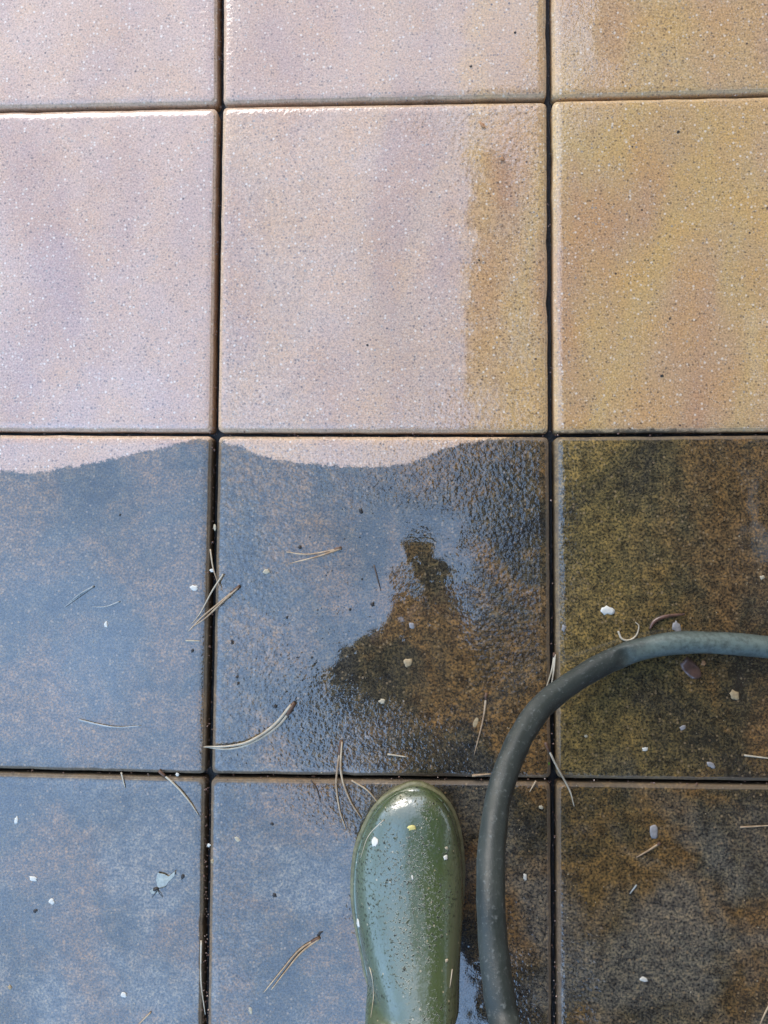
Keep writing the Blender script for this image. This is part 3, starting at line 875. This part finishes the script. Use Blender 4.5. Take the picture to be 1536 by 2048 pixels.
needle('needle pair along the right joint just above the hose', [[(1109, 1305), (1103, 1340), (1088, 1388)], [(1110, 1308), (1106, 1345), (1100, 1380)]], 'pale', .0010)
needle('needle crossing the right joint crossing below the hose', [[(1090, 1484), (1112, 1530), (1138, 1578), (1148, 1612)]], 'pale', .0011)
needle('tiny needle bit just under the lower joint right of the hose', [[(1072, 1561), (1059, 1583)]], 'tan', .0008, False)
needle('pale needle fragment lying in the lower joint above the boot toe', [[(944, 1551), (982, 1547)]], 'tan', .0012, False)
needle('short tan needle beside the bluish leaf scrap on the bottom right slab', [[(1320, 1685), (1297, 1699), (1272, 1714)]], 'tan', .0010)
needle('tiny grey needle bit in the middle of the bottom right slab', [[(1273, 1769), (1259, 1787)]], 'grey', .0008, False)
needle('needle running off the right edge of the bottom right slab near its top', [[(1480, 1654), (1545, 1650)]], 'tan', .0008, False)
needle('needle running off the right edge below the hose, above the lower joint', [[(1488, 1510), (1545, 1517)]], 'pale', .0009, False)
needle('needle leaving the picture at the bottom right corner', [[(1538, 2008), (1526, 2030), (1516, 2056)]], 'tan', .0009, False)
needle('needle curled into a hook on the olive slab above the hose', [[(1236, 1262), (1243, 1277), (1258, 1280), (1272, 1270), (1277, 1252), (1270, 1244)]], 'pale', .0010, False)
needle('short flat needle between hose and half reflection above the lower joint', [[(775, 1508), (816, 1514)]], 'pale', .0009, False)
needle('dark curved needle under the lower joint left of the double one', [[(622, 1560), (634, 1578), (641, 1604)]], 'dark', .0007, False)
needle('fine pale needle stuck along the left flank of the boot', [[(722, 1902), (741, 1938), (748, 1985), (742, 2036)]], 'pale', .0006, False, True, 'bits stuck to the boot')
needle('fine needle bit stuck low on the right flank of the boot', [[(904, 1938), (899, 1976)]], 'pale', .0006, False, True, 'bits stuck to the boot')
needle('fine pale needle along the left side of the boot toe', [[(768, 1640), (738, 1672), (722, 1716)]], 'pale', .0006, False, True, 'bits stuck to the boot')
needle('brown needle beside the first forked pair, lone and dark, further right at the glare edge', [[(748, 1130), (756, 1160), (762, 1182)]], 'dark', .0008, False)

FM = {'white': simple('seed_white', (0.58, 0.56, 0.48), 0.6, 0.12, 300), 'cream': simple('seed_cream', (0.42, 0.36, 0.24), 0.6, 0.2, 300),
      'tan': simple('husk_tan', (0.34, 0.25, 0.13), 0.6, 0.3, 300), 'yellow': simple('seed_yellow', (0.55, 0.48, 0.16), 0.5, 0.2, 300),
      'dark': simple('crumb_dark', (0.022, 0.017, 0.012), 0.6, 0.4, 500), 'green': simple('leaf_green', (0.12, 0.24, 0.03), 0.45, 0.3, 200),
      'brown': simple('leaf_brown', (0.11, 0.055, 0.035), 0.4, 0.5, 120, Coat_Weight=0.6), 'grey': simple('petal_grey', (0.24, 0.23, 0.22), 0.6, 0.25, 200),
      'orange': simple('crumb_orange', (0.42, 0.20, 0.08), 0.6, 0.2, 300), 'wing': simple('seed_wing', (0.34, 0.36, 0.30), 0.35, 0.3, 250, Coat_Weight=0.5)}

def flake_geo(w, h, rot, seed, thick=0.0007, dome=0.25, jag=0.18, n=14):
    rnd = random.Random(seed)
    V, Fc = [], []
    outer = []
    for k in range(n):
        a = 2 * math.pi * k / n
        s = 1 + jag * (rnd.random() * 2 - 1)
        x = math.cos(a) * w * s; y = math.sin(a) * h * s
        outer.append((x * math.cos(rot) - y * math.sin(rot), x * math.sin(rot) + y * math.cos(rot)))
    dz = dome * min(w, h)
    lv = [(1.0, 0.0), (1.0, thick * .6), (0.72, thick + dz * 0.6), (0.35, thick + dz * 0.95)]
    for s, z in lv:
        for x, y in outer: V.append((x * s, y * s, z + (rnd.random() - .5) * thick * .25 * (z > 0)))
    V.append((0, 0, thick + dz)); V.append((0, 0, 0))
    for L in range(3):
        for k in range(n): Fc.append((L*n + k, L*n + (k+1) % n, (L+1)*n + (k+1) % n, (L+1)*n + k))
    for k in range(n):
        Fc.append((3*n + k, 3*n + (k+1) % n, 4*n)); Fc.append(((k+1) % n, k, 4*n + 1))
    return V, Fc

def fleck(label, px, py, wpx, hpx, mat, rot=0, boot_=False, name='seed_scale', cat='seed scale', group='pale seed scales on the slabs', dome=0.12, jag=0.26, thick=0.0005):
    p = drop(px, py, boot_, 0.0001)
    s = 1 / 1670 / 2 * ((CAM.z - p.z) / CAM.z)
    V, Fc = flake_geo(wpx * s * (0.75 if mat == 'dark' else 0.85), hpx * s * (0.75 if mat == 'dark' else 0.85), math.radians(rot), int(px * 7 + py), thick, dome, jag)
    o = mesh_obj(name, V, Fc, FM[mat], smooth=True)
    o.location = p
    if boot_:
        d = (at(px, py) - CAM).normalized()
        hit = bt.ray_cast(CAM - bmw.translation, d)
        if hit[1] is not None: o.rotation_euler = hit[1].to_track_quat('Z', 'Y').to_euler()
    tag(o, label, cat, group)
    return o

FL = [
 ('cream seed scale between the forked needle pair and the left joint', 533, 1143, 15, 12, 'cream', 10),
 ('white seed scale just left of the left joint, above its crossing needles', 388, 1176, 20, 13, 'white', 5),
 ('upright narrow white seed scale in the middle of the left dirty slab', 212, 1249, 8, 16, 'white', 5),
 ('narrow pale seed scale high on the left edge of the bottom left slab', 33, 1640, 9, 18, 'white', -10),
 ('white oval seed scale left of the winged seed', 67, 1757, 19, 12, 'white', -10),
 ('small white triangular seed scale under the oval one on the bottom left slab', 104, 1803, 13, 14, 'white', 0),
 ('white seed scale near the bottom edge, left of the left joint', 248, 1990, 15, 11, 'white', -20),
 ('dim tan seed scale at the far left bottom of the slab', 20, 1975, 10, 10, 'tan', 0),
 ('half dark pale seed scale on the slab left of the boot', 475, 1678, 17, 10, 'cream', -35),
 ('upright pale seed scale close to the bottom edge left of the boot', 501, 2020, 9, 17, 'cream', 15),
 ('big white seed scale on the olive slab above the hose', 1214, 1221, 32, 20, 'white', -12),
 ('small pale seed scale on the middle slab near the right joint', 1008, 1168, 11, 10, 'cream', 0),
 ('pale grey seed scale at the upper tip of the brown area', 824, 1252, 15, 16, 'grey', 0),
 ('tan seed scale in the middle of the brown area', 816, 1326, 20, 22, 'tan', -30),
 ('cream seed scale low in the brown area, left of the upright needle', 765, 1402, 17, 13, 'cream', 20),
 ('cream seed scale between the upright needle and the hose', 1017, 1456, 16, 15, 'cream', 0),
 ('small white seed scale just above the lower joint on the right slab', 1290, 1498, 13, 9, 'white', 15),
 ('round tan seed scale on the right slab below the hose', 1469, 1390, 22, 24, 'tan', 10),
 ('slim white seed scale right of the hose on the bottom slab', 1050, 1754, 8, 15, 'white', 5),
 ('jagged white seed scale low on the bottom right slab', 1288, 1958, 18, 11, 'white', -12),
 ('small curled pale scale at the right edge of the olive slab', 1524, 1155, 11, 9, 'cream', 20),
 ('pale slip of bark stuck upright in the left joint above the needles', 430, 1056, 6, 17, 'cream', 5),
 ('tiny white scale in the left joint where the needles cross', 424, 1141, 10, 9, 'white', 0),
 ('tiny white scale lying in the lower joint on the left', 355, 1549, 9, 8, 'white', 0),
 ('pale shred above the lower joint, left of the boot toe', 735, 1475, 15, 8, 'grey', -35),
 ('small cream scale left of the hose on the brown slab', 1034, 1436, 8, 8, 'tan', 0),
 ('pale scale on the right slab beneath the hose bend', 1365, 1455, 15, 10, 'grey', 20),
 ('greyish petal scrap just above the lower joint, far right slab', 1422, 1529, 20, 12, 'grey', -40),
 ('pale scale on the brown slab under the hose, near its lower edge', 1172, 1472, 8, 7, 'cream', 0),
 ('small cream dot between hose and right joint on the bottom slab', 1082, 1614, 9, 9, 'cream', 0),
 ('dim cream scale on the left slab beside the left joint, near the bottom', 418, 1690, 8, 8, 'white', 0),
 ('small tan scale stuck on the rim of the left joint on the bottom slab', 425, 1722, 9, 11, 'tan', 0),
]
for f in FL: fleck(f[0], f[1], f[2], f[3], f[4], f[5], f[6])
BF = [
 ('white scale on the left of the boot toe', 750, 1684, 20, 16, 'white', 30),
 ('yellow scale on top of the boot toe', 824, 1656, 20, 11, 'yellow', 0),
 ('small white scale at the right rim of the boot toe', 905, 1633, 9, 9, 'white', 0),
 ('upper of two close cream scales on the right flank of the boot', 893, 1696, 8, 7, 'cream', 0),
 ('lower and larger of two close cream scales on the right flank of the boot', 891, 1715, 10, 11, 'white', 0),
 ('large white scale low on the left flank of the boot', 717, 1847, 17, 24, 'white', 10),
 ('tiny upright white scale in the middle of the boot instep', 825, 1755, 5, 9, 'white', 0),
 ('tiny cream scale low on the right flank of the boot', 893, 1921, 7, 9, 'cream', 0),
]
for f in BF: fleck(f[0], f[1], f[2], f[3], f[4], f[5], f[6], True, group='bits stuck to the boot')
# leaves and odd pieces
def leaf(name, label, px, py, wpx, hpx, mat, rot, cat, group=None, jag=.12):
    o = fleck(label, px, py, wpx, hpx, mat, rot, False, name, cat, group, 0.12, jag, 0.0005)
    return o
leaf('leaf_fragment', 'bright green leaf scrap between hose and right joint', 1086, 1526, 34, 13, 'green', -8, 'leaf scrap')
leaf('leaf_fragment', 'dull half-moon leaf scrap beside the upright needle on the brown area', 951, 1444, 13, 32, 'tan', -20, 'leaf scrap')
leaf('leaf_fragment', 'bluish grey leaf scrap with ragged rim on the bottom right slab', 1307, 1663, 22, 34, 'grey', 10, 'leaf scrap', jag=.35)
leaf('dead_leaf', 'reddish brown dead leaf lying under the inner edge of the hose', 1382, 1336, 58, 34, 'brown', -55, 'dead leaf', jag=.2)
leaf('leaf_fragment', 'pale grey leaf scrap poking out above the hose', 1354, 1256, 18, 34, 'grey', 15, 'leaf scrap', jag=.35)
fleck('orange scale on the dead leaf under the hose', 1407, 1326, 11, 11, 'orange', 0)
# rolled strip of husk above the hose
V, Fc = [], []
ps = smooth_path([drop(x, y, False, 0.0018) for x, y in ((1299, 1258), (1308, 1243), (1330, 1233), (1368, 1228))], 6)
p0 = ps[0].copy()
tube(V, Fc, [q - p0 for q in ps], [0.0012 + 0.0012 * math.sin(math.pi * k / (len(ps) - 1)) for k in range(len(ps))], 8, 0.6)
o = mesh_obj('husk', V, Fc, FM['brown'], smooth=True); o.location = p0
tag(o, 'curled brown husk strip on the olive slab right of the hooked needle', 'husk')
# winged seed
ws = empty('winged_seed', at(312, 1778))
tag(ws, 'translucent winged seed with dark body on the bottom left slab', 'winged seed')
def poly_part(name, pts, mat, parent, z0=0.0002, t=0.0006, lift=None):
    base = parent.location
    n = len(pts); V = []
    for lv in (0, 1):
        for k, (x, y) in enumerate(pts):
            p = at(x, y) - base; p.z = z0 + lv * t + (lift[k] if lift else 0)
            V.append(p)
    Fc = [tuple(range(n)), tuple(range(2*n-1, n-1, -1))] + [(k, k + n, (k+1) % n + n, (k+1) % n) for k in range(n)]
    return mesh_obj(name, V, Fc, mat, parent)
poly_part('wing', [(316, 1774), (313, 1758), (317, 1744), (330, 1747), (338, 1752), (352, 1740), (350, 1750), (338, 1762), (328, 1776)], FM['wing'], ws, lift=[0, .001, .002, .0015, .001, .0025, .002, .001, 0])
poly_part('wing', [(300, 1781), (308, 1776), (318, 1781), (317, 1787), (303, 1787)], FM['wing'], ws, 0.0001, 0.0005)
V, Fc = flake_geo(0.0040, 0.0022, 0.3, 5, 0.0008, 0.9, 0.1); mesh_obj('seed_body', V, Fc, FM['dark'], ws, smooth=True)
V, Fc = [], []
for (a, b) in (((316, 1780), (326, 1794)), ((314, 1782), (304, 1795)), ((320, 1776), (333, 1772))):
    A, B = drop(*a, False, 0.0010) - ws.location, drop(*b, False, 0.0006) - ws.location
    tube(V, Fc, [A, A.lerp(B, .5) + Vector((0, 0, .001)), B], [.0005, .0004, .0003], 6)
mesh_obj('stalk', V, Fc, FM['dark'], ws, smooth=True)

# dark crumbs on the shining slabs, each a thing
CR = [(722, 1021, 13, 15, 'large dark crumb high on the middle slab above the forked needles'),
 (600, 1094, 10, 9, 'dark crumb just above the forked needle pair'), (745, 1209, 13, 12, 'dark crumb at the glare edge halfway down the middle slab'),
 (464, 1284, 7, 12, 'upright dark crumb right of the left joint'), (700, 1219, 7, 7, 'small dark crumb left of the glare edge, halfway down'),
 (574, 1235, 6, 7, 'tiny dark crumb in the middle of the blue area'), (474, 1354, 8, 7, 'upper of two dark crumbs near the left joint'),
 (476, 1367, 9, 7, 'lower of two dark crumbs near the left joint'), (624, 1315, 7, 6, 'tiny dark crumb left of the low glare edge'),
 (550, 1413, 11, 10, 'dark crumb above the large curved needle'), (385, 1301, 9, 8, 'dark crumb left of the left joint below the white stub'),
 (365, 1754, 14, 8, 'dark crumb to the right of the winged seed'), (70, 1822, 12, 9, 'dark crumb below the triangular seed scale'),
 (549, 1790, 11, 12, 'dark crumb on the slab left of the boot'), (640, 1866, 20, 8, 'flat dark crumb at the base of the forked needle by the boot'),
 (545, 1648, 10, 10, 'dark crumb high on the slab left of the boot'), (965, 250, 9, 17, 'reddish crumb high on the middle washed slab'),
 (1004, 317, 11, 10, 'orange crumb on top of the ochre strip'), (1356, 264, 7, 9, 'dark crumb high on the ochre slab'),
 (1324, 752, 9, 8, 'dark crumb low on the ochre slab'), (958, 520, 6, 7, 'tiny dark crumb in the ochre strip'), (735, 690, 6, 6, 'tiny dark crumb on the lower middle washed slab'),
 (1030, 65, 7, 7, 'tiny dark crumb on the top middle slab'), (942, 133, 7, 7, 'tiny dark crumb above the middle joint on the top slab'),
 (240, 1030, 6, 6, 'tiny dark crumb high on the left dirty slab'), (1128, 1256, 14, 10, 'grey crumb on the right joint above the hose')]
for x, y, w, h, lab in CR:
    m = 'orange' if 'orange' in lab or 'reddish' in lab else ('grey' if 'grey crumb' in lab else 'dark')
    fleck(lab, x, y, w, h, m, (x * 13) % 90, False, 'dirt_crumb', 'dirt crumb', 'dirt crumbs on the slabs', 0.3, 0.4, 0.0004)

def in_joint(px, py):
    for k in (1, 2):
        L_ = VX[k]
        for j in range(4):
            if L_[j][1] <= py <= L_[j+1][1]:
                t = (py - L_[j][1]) / (L_[j+1][1] - L_[j][1])
                if abs(px - (L_[j][0] + (L_[j+1][0] - L_[j][0]) * t)) < 8: return True
    for j in (1, 2, 3):
        for k in range(3):
            a, b = VX[k][j], VX[k+1][j]
            if a[0] <= px <= b[0]:
                t = (px - a[0]) / (b[0] - a[0])
                if abs(py - (a[1] + (b[1] - a[1]) * t)) < 7: return True
    return False

# loose grit washed over the stone: too many grains to count
rnd = random.Random(7)
def grit(name, mat, n, zone, smin, smax, label):
    V, Fc = [], []
    for _ in range(n):
        px, py = zone(rnd)
        if name != 'joint_crumbs' and in_joint(px, py): continue
        p = at(px, py)
        s = rnd.uniform(smin, smax) * (0.6 + 0.8 * rnd.random() ** 3)
        b = len(V)
        ang = rnd.random() * 6.28
        k = 5
        for q in range(k):
            a = ang + q * 6.283 / k
            V.append((p.x + math.cos(a) * s * rnd.uniform(.7, 1.3), p.y + math.sin(a) * s * rnd.uniform(.6, 1.1), -0.0001))
        V.append((p.x, p.y, s * rnd.uniform(.5, .9)))
        for q in range(k): Fc.append((b + q, b + (q + 1) % k, b + k))
    o = mesh_obj(name, V, Fc, mat)
    tag(o, label, 'grit', None, 'stuff')
grit('pale_grit', FM['cream'], 1500, lambda r: (r.uniform(-30, 1560), 935 + 1130 * r.random()), 0.0003, 0.0007, 'fine pale grit scattered over the dirty wet slabs')
def zdark(r):
    while True:
        x, y = r.gauss(700, 95), r.gauss(1300, 170)
        if 430 < x < 1090 and 930 < y < 2040: return x, y
def zjoint(r):
    if r.random() < 0.6:
        k = r.choice((1, 1, 2)); p, q = (VX[k][1], VX[k][3]) if r.random() < .6 else (VX[k][0], VX[k][1])
        if r.random() < .4: p, q = VX[k][3], VX[k][4]
    else:
        j = r.choice((1, 2, 3)); a_ = r.choice((0, 1, 2)); p, q = VX[a_][j], VX[a_+1][j]
    t = r.random()
    # follow the joint as built
    return p[0] + (q[0] - p[0]) * t + r.gauss(0, 3.2), p[1] + (q[1] - p[1]) * t + r.gauss(0, 2.6)
grit('joint_crumbs', FM['brown'], 1300, zjoint, 0.0004, 0.0012, 'brown silt crumbs lodged along the joints between slabs')
grit('dark_specks', FM['dark'], 420, zdark, 0.0004, 0.0010, 'fine dark specks standing in for film pits that mirror dark, along the edge of the glare')  # specks added for the dark reflections of pits in the water film
